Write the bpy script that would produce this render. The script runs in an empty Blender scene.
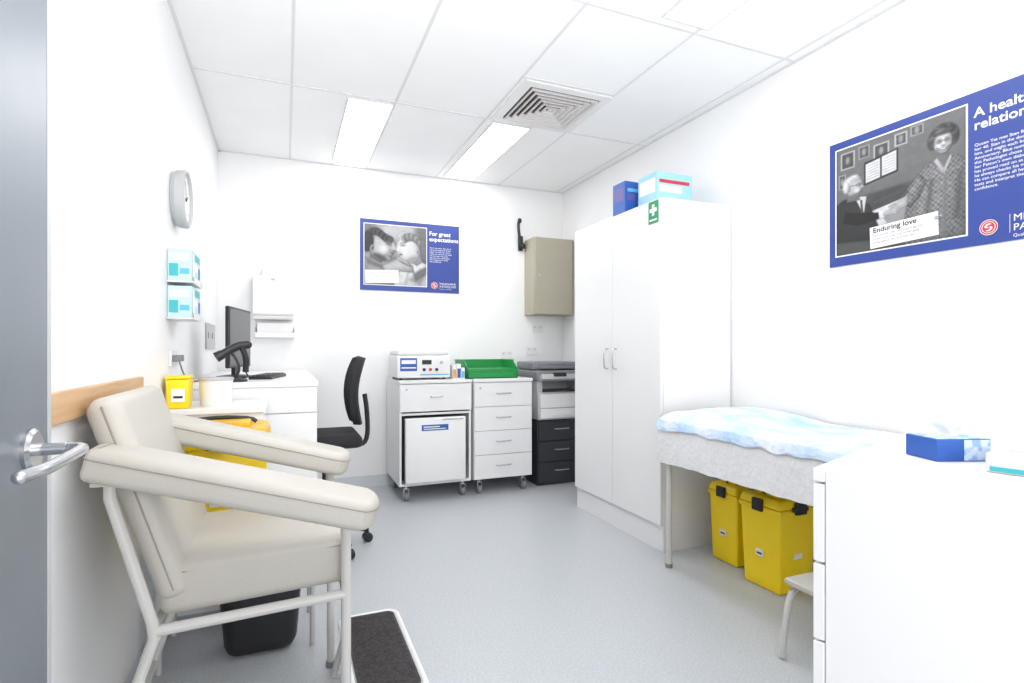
import bpy, bmesh, math, random
import numpy as np
from mathutils import Vector, Matrix, noise
random.seed(3); np.random.seed(4)
S=bpy.context.scene
COL=S.collection
S.view_settings.view_transform='Standard'
S.view_settings.look='None'
S.view_settings.exposure=0.70
# ---------------------------------------------------------------- materials
def mat(name,col,rough=.5,metal=0,col2=None,vscale=8,lo=.4,hi=.6,bump=0,bscale=60,emit=0,stretch=None,detail=4,bdist=.01):
    m=bpy.data.materials.new(name); m.use_nodes=True
    nt=m.node_tree; b=nt.nodes['Principled BSDF']
    b.inputs['Roughness'].default_value=rough
    b.inputs['Metallic'].default_value=metal
    tc=nt.nodes.new('ShaderNodeTexCoord')
    src=tc.outputs['Object']
    if stretch:
        mp=nt.nodes.new('ShaderNodeMapping'); mp.inputs['Scale'].default_value=stretch
        nt.links.new(src,mp.inputs['Vector']); src=mp.outputs['Vector']
    n=nt.nodes.new('ShaderNodeTexNoise'); n.inputs['Scale'].default_value=vscale; n.inputs['Detail'].default_value=detail
    nt.links.new(src,n.inputs['Vector'])
    r=nt.nodes.new('ShaderNodeValToRGB')
    c2=col2 if col2 else tuple(c*.985 for c in col)
    r.color_ramp.elements[0].position=lo; r.color_ramp.elements[0].color=(*col,1)
    r.color_ramp.elements[1].position=hi; r.color_ramp.elements[1].color=(*c2,1)
    nt.links.new(n.outputs['Fac'],r.inputs['Fac'])
    nt.links.new(r.outputs['Color'],b.inputs['Base Color'])
    if bump:
        n2=nt.nodes.new('ShaderNodeTexNoise'); n2.inputs['Scale'].default_value=bscale; n2.inputs['Detail'].default_value=3
        nt.links.new(src,n2.inputs['Vector'])
        bp=nt.nodes.new('ShaderNodeBump'); bp.inputs['Strength'].default_value=bump; bp.inputs['Distance'].default_value=bdist
        nt.links.new(n2.outputs['Fac'],bp.inputs['Height']); nt.links.new(bp.outputs['Normal'],b.inputs['Normal'])
    if emit:
        b.inputs['Emission Color'].default_value=(1,1,1,1)
        b.inputs['Emission Strength'].default_value=emit
    return m
WALL=mat('wall_paint',(.87,.87,.875),.6,vscale=2)
CEIL=mat('ceiling_tile',(.92,.92,.92),.9,vscale=3)
TBAR=mat('ceiling_bar',(.74,.74,.75),.5)
FLOOR=mat('floor_vinyl',(.46,.485,.515),.36,col2=(.54,.565,.59),vscale=110,lo=.40,hi=.64,detail=6)
SKIRT=mat('skirting',(.66,.69,.72),.5)
LAM=mat('white_laminate',(.81,.81,.815),.35,vscale=2)
DUCTSHADE=mat('duct_shade',(.07,.06,.06),.8)
BLACK=mat('black_plastic',(.014,.014,.017),.4)
BFAB=mat('black_fabric',(.018,.018,.022),.85,bump=.3,bscale=300)
CHAR=mat('charcoal_metal',(.030,.033,.041),.45)
CHROME=mat('chrome',(.60,.61,.63),.24,1)
STEEL=mat('brushed_steel',(.50,.52,.55),.35,1)
WPL=mat('white_plastic',(.80,.80,.80),.35)
GPL=mat('grey_plastic',(.20,.21,.23),.45)
LGP=mat('light_grey_plastic',(.48,.49,.50),.45)
YEL=mat('yellow_plastic',(.98,.70,.001),.35,col2=(.96,.67,.001),vscale=4)
MUST=mat('mustard_lid',(.80,.45,.02),.45,col2=(.64,.32,.015),vscale=10)
CREAM=mat('grey_beige_vinyl',(.50,.475,.43),.45,bump=.12,bscale=120,bdist=.004)
CREAMD=mat('vinyl_seam',(.30,.28,.25),.6)
FRAME=mat('cream_metal',(.56,.55,.53),.35)
BEIGE=mat('beige_metal',(.40,.37,.29),.5)
DOORM=mat('door_grey',(.16,.18,.205),.35,col2=(.18,.20,.225),vscale=2)
WOOD=mat('timber',(.62,.40,.22),.45,col2=(.52,.31,.15),vscale=6,stretch=(12,1,12),detail=6,lo=.35,hi=.7)
GREEN=mat('green_plastic',(.01,.28,.06),.4)
SGREEN=mat('sign_green',(.0,.28,.10),.5)
WHITE=mat('white_print',(.84,.84,.84),.6)
BLUE=mat('poster_blue',(.027,.055,.265),.45)
BLUEB=mat('carton_blue',(.022,.10,.42),.5)
LBLUE=mat('carton_light_blue',(.12,.46,.72),.5)
TEAL=mat('glove_carton',(.50,.70,.72),.5)
TEALD=mat('carton_teal',(.05,.42,.48),.5)
RED=mat('logo_red',(.55,.035,.05),.5)
ORANGE=mat('orange_print',(.80,.30,.05),.5)
SCREEN=mat('screen_glass',(.02,.022,.03),.12)
BLANK=mat('pale_blue_cover',(.42,.60,.85),.85,col2=(.78,.83,.90),vscale=5.0,lo=.36,hi=.64,bump=.5,bscale=55,detail=9,bdist=.007)
SHEET=mat('crinkled_sheet',(.74,.74,.75),.85,col2=(.67,.67,.69),vscale=90,lo=.45,hi=.70,bump=.3,bscale=50,bdist=.006)
TISSUE=mat('tissue_paper',(.78,.79,.81),.9)
LIGHT=mat('light_diffuser',(1,1,1),.6,emit=7)
PURP=mat('purple_print',(.12,.10,.36),.5)
LOUV=mat('louvre_white',(.68,.65,.64),.5)
G=[mat('print_grey_%s'%w,(v,v,v*1.02),.6) for w,v in (('black',.015),('deep',.05),('dark',.12),('mid',.25),('soft',.42),('pale',.62),('white',.80))]
PHOTO=bpy.data.materials.new('photo_print'); PHOTO.use_nodes=True
_b=PHOTO.node_tree.nodes['Principled BSDF']; _b.inputs['Roughness'].default_value=.5
_a=PHOTO.node_tree.nodes.new('ShaderNodeVertexColor'); _a.layer_name='print'
PHOTO.node_tree.links.new(_a.outputs['Color'],_b.inputs['Base Color'])
# ---------------------------------------------------------------- mesh builder
class M:
    def __init__(s): s.bm=bmesh.new()
    def _m(s,b,mi,mx=None):
        if mx is not None: bmesh.ops.transform(b,matrix=mx,verts=b.verts)
        bmesh.ops.recalc_face_normals(b,faces=b.faces)
        for f in b.faces: f.material_index=mi
        me=bpy.data.meshes.new('t'); b.to_mesh(me); b.free(); s.bm.from_mesh(me); bpy.data.meshes.remove(me)
        return s
    def box(s,x0,x1,y0,y1,z0,z1,bev=.002,mi=0,seg=2,mx=None):
        b=bmesh.new(); bmesh.ops.create_cube(b,size=1)
        for v in b.verts: v.co=Vector(((x0+x1)/2+v.co.x*(x1-x0),(y0+y1)/2+v.co.y*(y1-y0),(z0+z1)/2+v.co.z*(z1-z0)))
        if bev>0: bmesh.ops.bevel(b,geom=b.edges[:],offset=min(bev,.45*min(abs(x1-x0),abs(y1-y0),abs(z1-z0))),segments=seg,profile=.5,affect='EDGES')
        return s._m(b,mi,mx)
    def taper(s,cx,cy,z0,z1,w0,d0,w1,d1,bev=.01,mi=0,seg=3,mx=None,open_top=False):
        b=bmesh.new(); vs=[]
        for z,w,d in ((z0,w0,d0),(z1,w1,d1)):
            for sx,sy in ((-1,-1),(1,-1),(1,1),(-1,1)): vs.append(b.verts.new((cx+sx*w/2,cy+sy*d/2,z)))
        b.faces.new(vs[0:4][::-1])
        if not open_top: b.faces.new(vs[4:8])
        for i in range(4):
            j=(i+1)%4; b.faces.new((vs[i],vs[j],vs[4+j],vs[4+i]))
        if bev>0:
            ed=[e for e in b.edges if not e.is_boundary]
            bmesh.ops.bevel(b,geom=ed,offset=bev,segments=seg,profile=.5,affect='EDGES')
        return s._m(b,mi,mx)
    def cyl(s,p0,p1,r,r2=None,mi=0,n=24,mx=None):
        p0=Vector(p0);p1=Vector(p1);d=p1-p0
        b=bmesh.new(); bmesh.ops.create_cone(b,cap_ends=True,segments=n,radius1=r,radius2=r if r2 is None else r2,depth=d.length)
        q=d.to_track_quat('Z','Y').to_matrix().to_4x4(); t=Matrix.Translation((p0+p1)/2)@q
        bmesh.ops.transform(b,matrix=t,verts=b.verts)
        return s._m(b,mi,mx)
    def sph(s,c,r,mi=0,mx=None,n=16):
        b=bmesh.new(); bmesh.ops.create_uvsphere(b,u_segments=n*2,v_segments=n,radius=1)
        if not hasattr(r,'__len__'): r=(r,r,r)
        for v in b.verts: v.co=Vector((c[0]+v.co.x*r[0],c[1]+v.co.y*r[1],c[2]+v.co.z*r[2]))
        return s._m(b,mi,mx)
    def tube(s,pts,r,mi=0,n=12,closed=False,mx=None,smooth=0):
        P=[Vector(p) for p in pts]
        if smooth:
            for _ in range(smooth):
                Q=[] if closed else [P[0]]
                L=len(P)
                for i in range(L if closed else L-1):
                    a=P[i];c=P[(i+1)%L]
                    Q+= [a.lerp(c,.25),a.lerp(c,.75)]
                if not closed: Q.append(P[-1])
                P=Q
        b=bmesh.new(); rings=[]; L=len(P); prev=None
        for i,p in enumerate(P):
            if closed: t=(P[(i+1)%L]-P[i-1]).normalized()
            elif i==0: t=(P[1]-P[0]).normalized()
            elif i==L-1: t=(P[-1]-P[-2]).normalized()
            else: t=((P[i+1]-p).normalized()+(p-P[i-1]).normalized()).normalized()
            if prev is None:
                a=Vector((0,0,1)) if abs(t.z)<.9 else Vector((1,0,0))
                u=t.cross(a).normalized()
            else:
                u=(prev-t*prev.dot(t)).normalized()
            prev=u; w=t.cross(u)
            rr=r
            if 0<i<L-1 or closed:
                t2=(p-P[i-1]).normalized(); rr=r/max(.6,t.dot(t2))
            rings.append([b.verts.new(p+(u*math.cos(2*math.pi*k/n)+w*math.sin(2*math.pi*k/n))*rr) for k in range(n)])
        for i in range(L if closed else L-1):
            A=rings[i];B=rings[(i+1)%L]
            for k in range(n): b.faces.new((A[k],A[(k+1)%n],B[(k+1)%n],B[k]))
        if not closed: b.faces.new(rings[0][::-1]); b.faces.new(rings[-1])
        return s._m(b,mi,mx)
    def lathe(s,prof,c=(0,0,0),mi=0,n=32,mx=None):
        b=bmesh.new(); R=[]
        for r,z in prof:
            R.append([b.verts.new((c[0]+max(r,1e-5)*math.cos(2*math.pi*k/n),c[1]+max(r,1e-5)*math.sin(2*math.pi*k/n),c[2]+z)) for k in range(n)])
        for A,B in zip(R,R[1:]):
            for k in range(n): b.faces.new((A[k],A[(k+1)%n],B[(k+1)%n],B[k]))
        bmesh.ops.remove_doubles(b,verts=b.verts,dist=1e-4)
        return s._m(b,mi,mx)
    def prism(s,pts,ext,mi=0,mx=None):
        b=bmesh.new(); vs=[b.verts.new(p) for p in pts]; f=b.faces.new(vs)
        r=bmesh.ops.extrude_face_region(b,geom=[f])
        for v in [g for g in r['geom'] if isinstance(g,bmesh.types.BMVert)]: v.co+=Vector(ext)
        return s._m(b,mi,mx)
    def poly(s,pts,mi=0):
        vs=[s.bm.verts.new(p) for p in pts]; f=s.bm.faces.new(vs); f.material_index=mi; return s
    def grid(s,fn,nu,nv,mi=0,th=0):
        b=bmesh.new(); V=[[b.verts.new(fn(i/(nu-1),j/(nv-1))) for j in range(nv)] for i in range(nu)]
        for i in range(nu-1):
            for j in range(nv-1): b.faces.new((V[i][j],V[i+1][j],V[i+1][j+1],V[i][j+1]))
        if th:
            bmesh.ops.recalc_face_normals(b,faces=b.faces)
            bmesh.ops.solidify(b,geom=b.faces[:],thickness=th)
        return s._m(b,mi)
    def text(s,body,size,fn,mi=0,align='LEFT',off=0,sp=1.0,bold=0):
        c=bpy.data.curves.new('f','FONT'); c.body=body; c.size=size; c.align_x=align; c.space_line=sp; c.offset=bold; c.resolution_u=3
        o=bpy.data.objects.new('f',c); COL.objects.link(o)
        dg=bpy.context.evaluated_depsgraph_get(); me=bpy.data.meshes.new_from_object(o.evaluated_get(dg))
        for v in me.vertices: v.co=Vector(fn(v.co.x,v.co.y,off))
        for p in me.polygons: p.material_index=mi
        s.bm.from_mesh(me); bpy.data.objects.remove(o); bpy.data.curves.remove(c); bpy.data.meshes.remove(me)
        return s
    def mesh(s,name,mats,inv=None,angle=22):
        me=bpy.data.meshes.new(name); s.bm.to_mesh(me); s.bm.free()
        if inv is not None: me.transform(inv)
        for m in mats: me.materials.append(m)
        me.shade_smooth(); me.set_sharp_from_angle(angle=math.radians(angle))
        return me
class T:
    def __init__(s,name,label,cat,loc=(0,0,0),rz=0,local=False,group=None,kind=None):
        e=bpy.data.objects.new(name,None); COL.objects.link(e); e.empty_display_size=.05
        e.location=loc; e.rotation_euler=(0,0,rz); s.e=e
        s.mx=Matrix.Translation(loc)@Matrix.Rotation(rz,4,'Z'); s.local=local
        e['label']=label; e['category']=cat
        if group: e['group']=group
        if kind: e['kind']=kind
    def part(s,name,m,mats,parent=None,label=None,angle=22):
        if not isinstance(mats,(list,tuple)): mats=[mats]
        me=m.mesh(name,mats,None if s.local else s.mx.inverted(),angle)
        o=bpy.data.objects.new(name,me); COL.objects.link(o); o.parent=parent or s.e
        if label: o['label']=label
        return o
def struct(name,m,mats,label=None):
    me=m.mesh(name,mats if isinstance(mats,list) else [mats]); o=bpy.data.objects.new(name,me); COL.objects.link(o)
    o['kind']='structure'
    if label: o['label']=label
    return o
def solo(name,m,mats,label,cat,group=None,loc=None,angle=22):
    if loc is None: loc=(0,0,0)
    me=m.mesh(name,mats if isinstance(mats,list) else [mats],Matrix.Translation(loc).inverted(),angle)
    o=bpy.data.objects.new(name,me); COL.objects.link(o); o.location=loc; o['label']=label; o['category']=cat
    if group: o['group']=group
    return o
def bow(m,p0,p1,out,r=.005,mi=0):
    p0=Vector(p0);p1=Vector(p1);out=Vector(out)
    m.tube([p0,p0+out*.75,p0.lerp(p1,.15)+out,p0.lerp(p1,.85)+out,p1+out*.75,p1],r,mi,smooth=2)
    return m
# ---------------------------------------------------------------- room
XL,XR,YB,YF,H=-.477,2.51,4.74,-.7,2.70
struct('floor',M().box(XL-.1,XR+.1,YF,YB+.1,-.1,0,bev=0),FLOOR,'light blue grey speckled vinyl floor')
struct('wall_left',M().box(XL-.1,XL,YF,YB+.1,0,H+.1,bev=0),WALL)
struct('wall_right',M().box(XR,XR+.1,YF,YB+.1,0,H+.1,bev=0),WALL)
struct('wall_back',M().box(XL,XR,YB,YB+.1,0,H+.1,bev=0),WALL)
c=M().box(XL,XR,YF,YB,H,H+.1,bev=0)
xs=[.035,.633,1.233,1.833,2.433]
for x in xs: c.box(x-.007,x+.007,YF,YB,H-.003,H,bev=0,mi=1)
for y in (3.40,2.10,.90,-.3): c.box(XL,XR,y-.007,y+.007,H-.0035,H,bev=0,mi=1)
c.box(1.233,1.833,2.793,2.807,H-.0035,H,bev=0,mi=1)
for a in ((XL,XL+.016,YF,YB),(XR-.016,XR,YF,YB),(XL,XR,YB-.016,YB)): c.box(a[0],a[1],a[2],a[3],H-.006,H,bev=0,mi=1)
struct('ceiling',c,[CEIL,TBAR],'white suspended tile ceiling in a metal grid')
struct('baseboard_back',M().box(XL,XR,YB-.006,YB,0,.10,bev=.001),SKIRT)
struct('baseboard_left',M().box(XL,XL+.006,YF,YB,0,.10,bev=.001),SKIRT)
struct('baseboard_right',M().box(XR-.006,XR,YF,YB,0,.10,bev=.001),SKIRT)
def light(x0,x1,y0,y1,lab):
    t=T('ceiling_light',lab,'ceiling light',((x0+x1)/2,(y0+y1)/2,H),group='recessed ceiling light panels')
    f=M()
    for a in ((x0-.012,x0,y0-.012,y1+.012),(x1,x1+.012,y0-.012,y1+.012),(x0,x1,y0-.012,y0),(x0,x1,y1,y1+.012)): f.box(*a,H-.008,H,bev=.001)
    t.part('frame',f,TBAR)
    t.part('diffuser',M().box(x0,x1,y0,y1,H-.006,H-.001,bev=0),LIGHT)
L1='long glowing white light panel recessed in the ceiling'
light(.36,.62,3.44,4.69,L1); light(1.30,1.56,3.44,4.66,L1)
light(1.61,1.86,.93,2.04,'glowing white light panel recessed in the ceiling by the air vent'); light(.36,.62,.4,1.6,L1)
# air diffuser
x0,x1,y0,y1=1.265,1.835,2.82,3.39
t=T('air_vent','square white ceiling air vent with nested louvres','air vent',((x0+x1)/2,(y0+y1)/2,H))
cx,cy=(x0+x1)/2,(y0+y1)/2
def sqring(m,a,za,b_,zb,mi=0):
    A=[(cx+sx*a,cy+sy*a,za) for sx,sy in((-1,-1),(1,-1),(1,1),(-1,1))]
    B=[(cx+sx*b_,cy+sy*b_,zb) for sx,sy in((-1,-1),(1,-1),(1,1),(-1,1))]
    for i in range(4):
        j=(i+1)%4; m.poly([A[i],A[j],B[j],B[i]],mi)
m=M(); sqring(m,.290,H-.001,.290,H-.012); sqring(m,.290,H-.012,.236,H-.014); sqring(m,.236,H-.014,.232,H-.004)
t.part('frame',m,WPL)
t.part('duct_shade_sheet',M().box(cx-.232,cx+.232,cy-.232,cy+.232,H-.004,H-.002,bev=0),DUCTSHADE)  # flat dark sheet, its colour stands in for the shade inside the duct
m=M()
for i,a in enumerate((.224,.188,.152,.116,.080,.044)):
    sqring(m,a,H-.022,a-.010,H-.0235); sqring(m,a,H-.022,a-.004,H-.008); sqring(m,a-.010,H-.0235,a-.024,H-.006)
m.box(cx-.014,cx+.014,cy-.014,cy+.014,H-.021,H-.006,bev=.001)
t.part('louvre',m,LOUV)
solo('wall_rail',M().box(XL+.001,XL+.018,.2,2.27,.998,1.07,bev=.004),WOOD,'plain timber protection rail fixed along the wall','wall rail',loc=(XL,1.2,1.03))
# door
dx=-.385
d=M().box(dx-.042,dx,.36,1.205,.008,2.05,bev=.003)
do=struct('door_1',d,DOORM,'grey painted door standing open against the wall')
def child(o,name,m,mats,label=None):
    me=m.mesh(name,mats if isinstance(mats,list) else [mats]); c=bpy.data.objects.new(name,me); COL.objects.link(c); c.parent=o
    if label: c['label']=label
    return c
child(do,'edge_strip',M().box(dx-.041,dx+.0015,1.195,1.2095,.01,2.048,bev=.001),LGP)
hm=M(); hy,hz=1.120,1.0
hm.lathe([(0,0),(.035,0),(.035,.006),(.029,.011),(0,.011)],mx=Matrix.Translation((dx,hy,hz))@Matrix.Rotation(math.pi/2,4,'Y'))
hm.cyl((dx+.008,hy,hz),(dx+.05,hy,hz),.010)
hm.tube([(dx+.042,hy,hz),(dx+.070,hy-.003,hz),(dx+.078,hy-.02,hz),(dx+.079,hy-.09,hz-.001),(dx+.080,hy-.185,hz-.002),(dx+.068,hy-.225,hz-.002)],.009,smooth=3,n=16)
hm.sph((dx+.068,hy-.225,hz-.002),.009)
child(do,'door_handle',hm,CHROME,'chrome lever handle')
# ---------------------------------------------------------------- cabinets on castors
def castor(m,x,y,top=.12):
    m.box(x-.022,x+.022,y-.022,y+.022,top-.006,top,bev=.001,mi=0)
    m.cyl((x,y,top-.03),(x,y,top),.011,mi=0)
    m.box(x-.02,x-.016,y-.02,y+.022,.03,top-.025,bev=.002,mi=0); m.box(x+.016,x+.02,y-.02,y+.022,.03,top-.025,bev=.002,mi=0)
    m.box(x-.02,x+.02,y-.012,y+.018,top-.03,top-.022,bev=.002,mi=0)
    m.cyl((x-.014,y,.034),(x+.014,y,.034),.034,mi=1); m.cyl((x-.017,y,.034),(x+.017,y,.034),.018,mi=0)
def drawer(t,x0,x1,yf,z0,z1,hw=.12,lock=False):
    o=t.part('drawer',M().box(x0,x1,yf,yf+.018,z0,z1,bev=.0015),LAM)
    xc=(x0+x1)/2; zc=(z0+z1)/2+.01
    t.part('handle',bow(M(),(xc-hw/2,yf,zc),(xc+hw/2,yf,zc),(0,-.022,0),.0045),STEEL,parent=o)
    if lock: t.part('lock',M().cyl((x0+.05,yf-.004,z1-.04),(x0+.05,yf,z1-.04),.009),STEEL,parent=o)
ax0,ax1,ay0,ay1=.80,1.372,4.13,4.70
t=T('drawer_cabinet','white mobile cabinet with one drawer above an open fridge niche','cabinet',(1.09,4.4,0))
m=M(); m.box(ax0,ax0+.018,ay0+.018,ay1,.12,.905); m.box(ax1-.018,ax1,ay0+.018,ay1,.12,.905); m.box(ax0+.018,ax1-.018,ay1-.012,ay1,.12,.905,bev=0)
m.box(ax0+.018,ax1-.018,ay0+.018,ay1-.012,.12,.138,bev=.001); m.box(ax0+.018,ax1-.018,ay0+.02,ay1-.012,.66,.678,bev=.001)
t.part('body',m,LAM); t.part('top',M().box(ax0-.004,ax1+.002,ay0-.004,ay1,.905,.93),LAM)
drawer(t,ax0+.002,ax1-.002,ay0,.69,.90,.09,True)
for x in (ax0+.06,ax1-.06):
    for y in (ay0+.06,ay1-.06):
        m=M(); castor(m,x,y); t.part('castor',m,[STEEL,GPL])
bx0,bx1=1.392,1.90
t=T('drawer_cabinet','white mobile cabinet with four drawers and steel handles','cabinet',(1.65,4.4,0))
m=M(); m.box(bx0,bx1,ay0+.02,ay1,.12,.905); t.part('body',m,LAM); t.part('top',M().box(bx0-.002,bx1+.004,ay0-.004,ay1,.905,.93),LAM)
for i in range(4): drawer(t,bx0+.002,bx1-.002,ay0,.125+i*.194,.125+i*.194+.190,.12,i==3)
for x in (bx0+.06,bx1-.06):
    for y in (ay0+.06,ay1-.06):
        m=M(); castor(m,x,y); t.part('castor',m,[STEEL,GPL])
t=T('mini_fridge','small white fridge tucked into the open cabinet niche','fridge',(1.07,4.3,.138))
t.part('body',M().box(.845,1.305,4.14,4.62,.14,.640,bev=.006),GPL)
t.part('door',M().box(.838,1.312,4.095,4.138,.150,.642,bev=.008,seg=3),WHITE)
t.part('label',M().box(.96,1.17,4.093,4.0952,.545,.590,bev=0).box(.975,1.10,4.0922,4.0935,.570,.578,bev=0,mi=1).box(.975,1.15,4.0922,4.0935,.555,.561,bev=0,mi=1),[BLUEB,WHITE])
t.part('handle',M().box(1.12,1.29,4.090,4.096,.622,.632,bev=.001),LGP)
t=T('bench_centrifuge','white boxy bench centrifuge with blue label and control knobs','medical equipment',(1.0,4.38,.93))
m=M(); m.box(.79,1.215,4.19,4.56,.945,1.12,bev=.012,seg=3)
for x in (.83,1.17):
    for y in (4.23,4.52): m.cyl((x,y,.93),(x,y,.947),.014,mi=1)
t.part('body',m,[WPL,BLACK]); t.part('lid',M().box(.80,1.205,4.20,4.55,1.121,1.165,bev=.015,seg=3),WPL)
t.part('label',M().box(.815,.945,4.187,4.1905,1.00,1.10,bev=0).box(.825,.935,4.186,4.188,1.055,1.085,bev=0,mi=1).box(.825,.935,4.186,4.188,1.02,1.03,bev=0,mi=1),[BLUEB,WHITE])
t.part('display',M().box(.985,1.06,4.187,4.1905,1.05,1.085,bev=0),BLACK)
t.part('stripe',M().box(.97,1.20,4.187,4.1905,.965,.975,bev=0),LBLUE)
for x,z,mm in ((1.0,1.01,BLACK),(1.05,1.01,RED),(1.10,1.01,BLACK),(1.14,1.065,LGP)): t.part('knob',M().cyl((x,4.176,z),(x,4.191,z),.012),mm)
for i,(x,w,h,mm,lb) in enumerate(((1.235,.035,.11,ORANGE,'small orange and white supply carton on the cabinet'),(1.272,.035,.12,BLUEB,'small blue supply carton on the cabinet'),(1.309,.03,.09,LBLUE,'small pale blue supply carton on the cabinet'))):
    tt=T('supply_carton',lb,'carton',(x+w/2,4.3,.93))
    tt.part('body',M().box(x,x+w-.003,4.20,4.36,.93,.93+h,bev=.001),WHITE); tt.part('label',M().box(x+.003,x+w-.006,4.1985,4.2001,.94,.93+h*.7,bev=0),mm)
t=T('storage_tray','green plastic tray with sloping open front on the drawer cabinet','tray',(1.6,4.38,.93))
m=M(); gx0,gx1=1.36,1.80
m.box(gx0,gx1,4.2,4.55,.93,.94)
for x in (gx0,gx1-.008): m.prism([(x,4.2,.93),(x,4.55,.93),(x,4.55,1.075),(x,4.30,1.075),(x,4.2,1.01)],(.008,0,0))
m.box(gx0,gx1,4.542,4.55,.93,1.08); m.box(gx0,gx1,4.2,4.208,.93,.998)
m.box(gx0-.005,gx1+.005,4.54,4.556,1.072,1.082); m.box(gx0+.01,gx1-.01,4.22,4.5,1.0,1.01)
m.box(gx0-.005,gx0+.01,4.29,4.55,1.072,1.082); m.box(gx1-.01,gx1+.005,4.29,4.55,1.072,1.082)
m.box(gx0-.006,gx1+.006,4.192,4.21,.99,1.002)
t.part('body',m,GREEN)
t=T('filing_cabinet','charcoal metal three drawer cabinet beneath the printer','cabinet',(2.22,4.45,0))
t.part('body',M().box(1.99,2.44,4.22,4.70,0.0,.565,bev=.004),CHAR)
for i in range(3):
    z=.03+i*.177
    o=t.part('drawer',M().box(1.995,2.435,4.20,4.219,z,z+.17,bev=.003),CHAR)
    t.part('handle',bow(M(),(2.15,4.20,z+.10),(2.28,4.20,z+.10),(0,-.02,0),.005),STEEL,parent=o)
t=T('printer','white and grey multifunction printer on the charcoal cabinet','printer',(2.22,4.42,.565))
m=M(); m.box(1.98,2.43,4.18,4.66,.565,.80,bev=.012,seg=3); m.box(1.98,2.43,4.40,4.66,.80,.90,bev=.004); m.box(1.98,2.03,4.2,4.42,.79,.90,bev=.004); m.box(2.38,2.43,4.2,4.42,.79,.90,bev=.004)
t.part('body',m,LGP)
t.part('paper_tray',M().box(2.0,2.41,4.165,4.185,.58,.66,bev=.004).box(2.10,2.31,4.155,4.168,.60,.625,bev=.003),WPL)
t.part('front_panel',M().box(2.0,2.41,4.172,4.185,.67,.785,bev=.004),WPL)
t.part('output_slot',M().box(2.035,2.375,4.22,4.395,.801,.815,bev=0),CHAR)
t.part('scanner',M().box(1.965,2.445,4.17,4.67,.90,.985,bev=.012,seg=3),GPL)
t.part('document_feeder',M().box(1.985,2.43,4.30,4.66,.986,1.06,bev=.02,seg=4).box(2.04,2.38,4.24,4.33,1.0,1.02,bev=.004),GPL)
rx=Matrix.Translation((0,4.16,.93))@Matrix.Rotation(-.3,4,'X')@Matrix.Translation((0,-4.16,-.93))
t.part('control_panel',M().box(1.99,2.42,4.12,4.20,.905,.95,bev=.006,mx=rx).box(2.10,2.22,4.114,4.15,.925,.958,bev=.001,mi=1,mx=rx),[LGP,SCREEN])
def socket(x0,z0,w=.115,h=.07):
    t=T('power_socket','white double power socket on the wall','power socket',(x0+w/2,YB,z0))
    t.part('plate',M().box(x0,x0+w,YB-.008,YB-.0005,z0,z0+h,bev=.002),WPL)
    for a in (.02,.08): t.part('switch',M().box(x0+a,x0+a+.012,YB-.012,YB-.0082,z0+.045,z0+.058,bev=.001),LGP)
socket(1.86,1.08); socket(2.18,1.33); socket(2.12,1.12)
# ---------------------------------------------------------------- wardrobe
wx,wy0,wy1=2.0,2.55,3.55
t=T('wardrobe','tall white two door cupboard against the wall','wardrobe',(2.25,3.05,0))
t.part('body',M().box(wx+.002,XR-.008,wy0,wy1,.15,2.04,bev=.002),LAM)
t.part('plinth',M().box(wx+.002,XR-.01,wy0+.001,wy1-.001,0,.149,bev=.001),LAM)
for a,b_,hy in ((wy0+.002,3.048,3.00),(3.052,wy1-.002,3.10)):
    o=t.part('door',M().box(wx-.018,wx,a,b_,.155,2.036,bev=.0015),LAM)
    t.part('handle',bow(M(),(wx-.018,hy,1.04),(wx-.018,hy,1.17),(-.03,0,0),.0055),CHROME,parent=o)
t=T('first_aid_sign','green first aid sign with a white cross on the cupboard door','sign',(wx-.02,2.615,1.96))
t.part('plate',M().box(wx-.021,wx-.0185,2.568,2.66,1.90,2.03,bev=.0005),SGREEN)
t.part('cross',M().box(wx-.0225,wx-.0208,2.603,2.625,1.945,2.01,bev=0).box(wx-.0226,wx-.0208,2.582,2.646,1.966,1.988,bev=0),WHITE)
t.part('lettering',M().box(wx-.0225,wx-.0208,2.58,2.648,1.915,1.925,bev=0),WHITE)
def carton(x0,x1,y0,y1,z0,z1,base,l1,l2,lab):
    t=T('supply_carton',lab,'carton',((x0+x1)/2,(y0+y1)/2,z0))
    t.part('body',M().box(x0,x1,y0,y1,z0,z1,bev=.001),base)
    h=z1-z0; e=.0008
    t.part('label',M().box(x0-e,x0+e/2,y0+.015,y1-.015,z0+h*.45,z0+h*.85,bev=0),l1)
    t.part('label',M().box(x0+.02,x1-.08,y0-e,y0+e/2,z0+h*.45,z0+h*.64,bev=0),l1)
    t.part('label',M().box(x0+.02,x1-.02,y0-e,y0+e/2,z0+h*.70,z0+h*.80,bev=0),l2)
carton(2.04,2.20,2.99,3.13,2.04,2.265,BLUEB,PURP,LBLUE,'dark blue cardboard carton standing on the cupboard')
carton(2.10,2.37,2.74,2.93,2.04,2.26,mat('carton_pale_cyan',(.33,.62,.82),.5),WHITE,RED,'light blue cardboard carton with white and red print on the cupboard')
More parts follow.
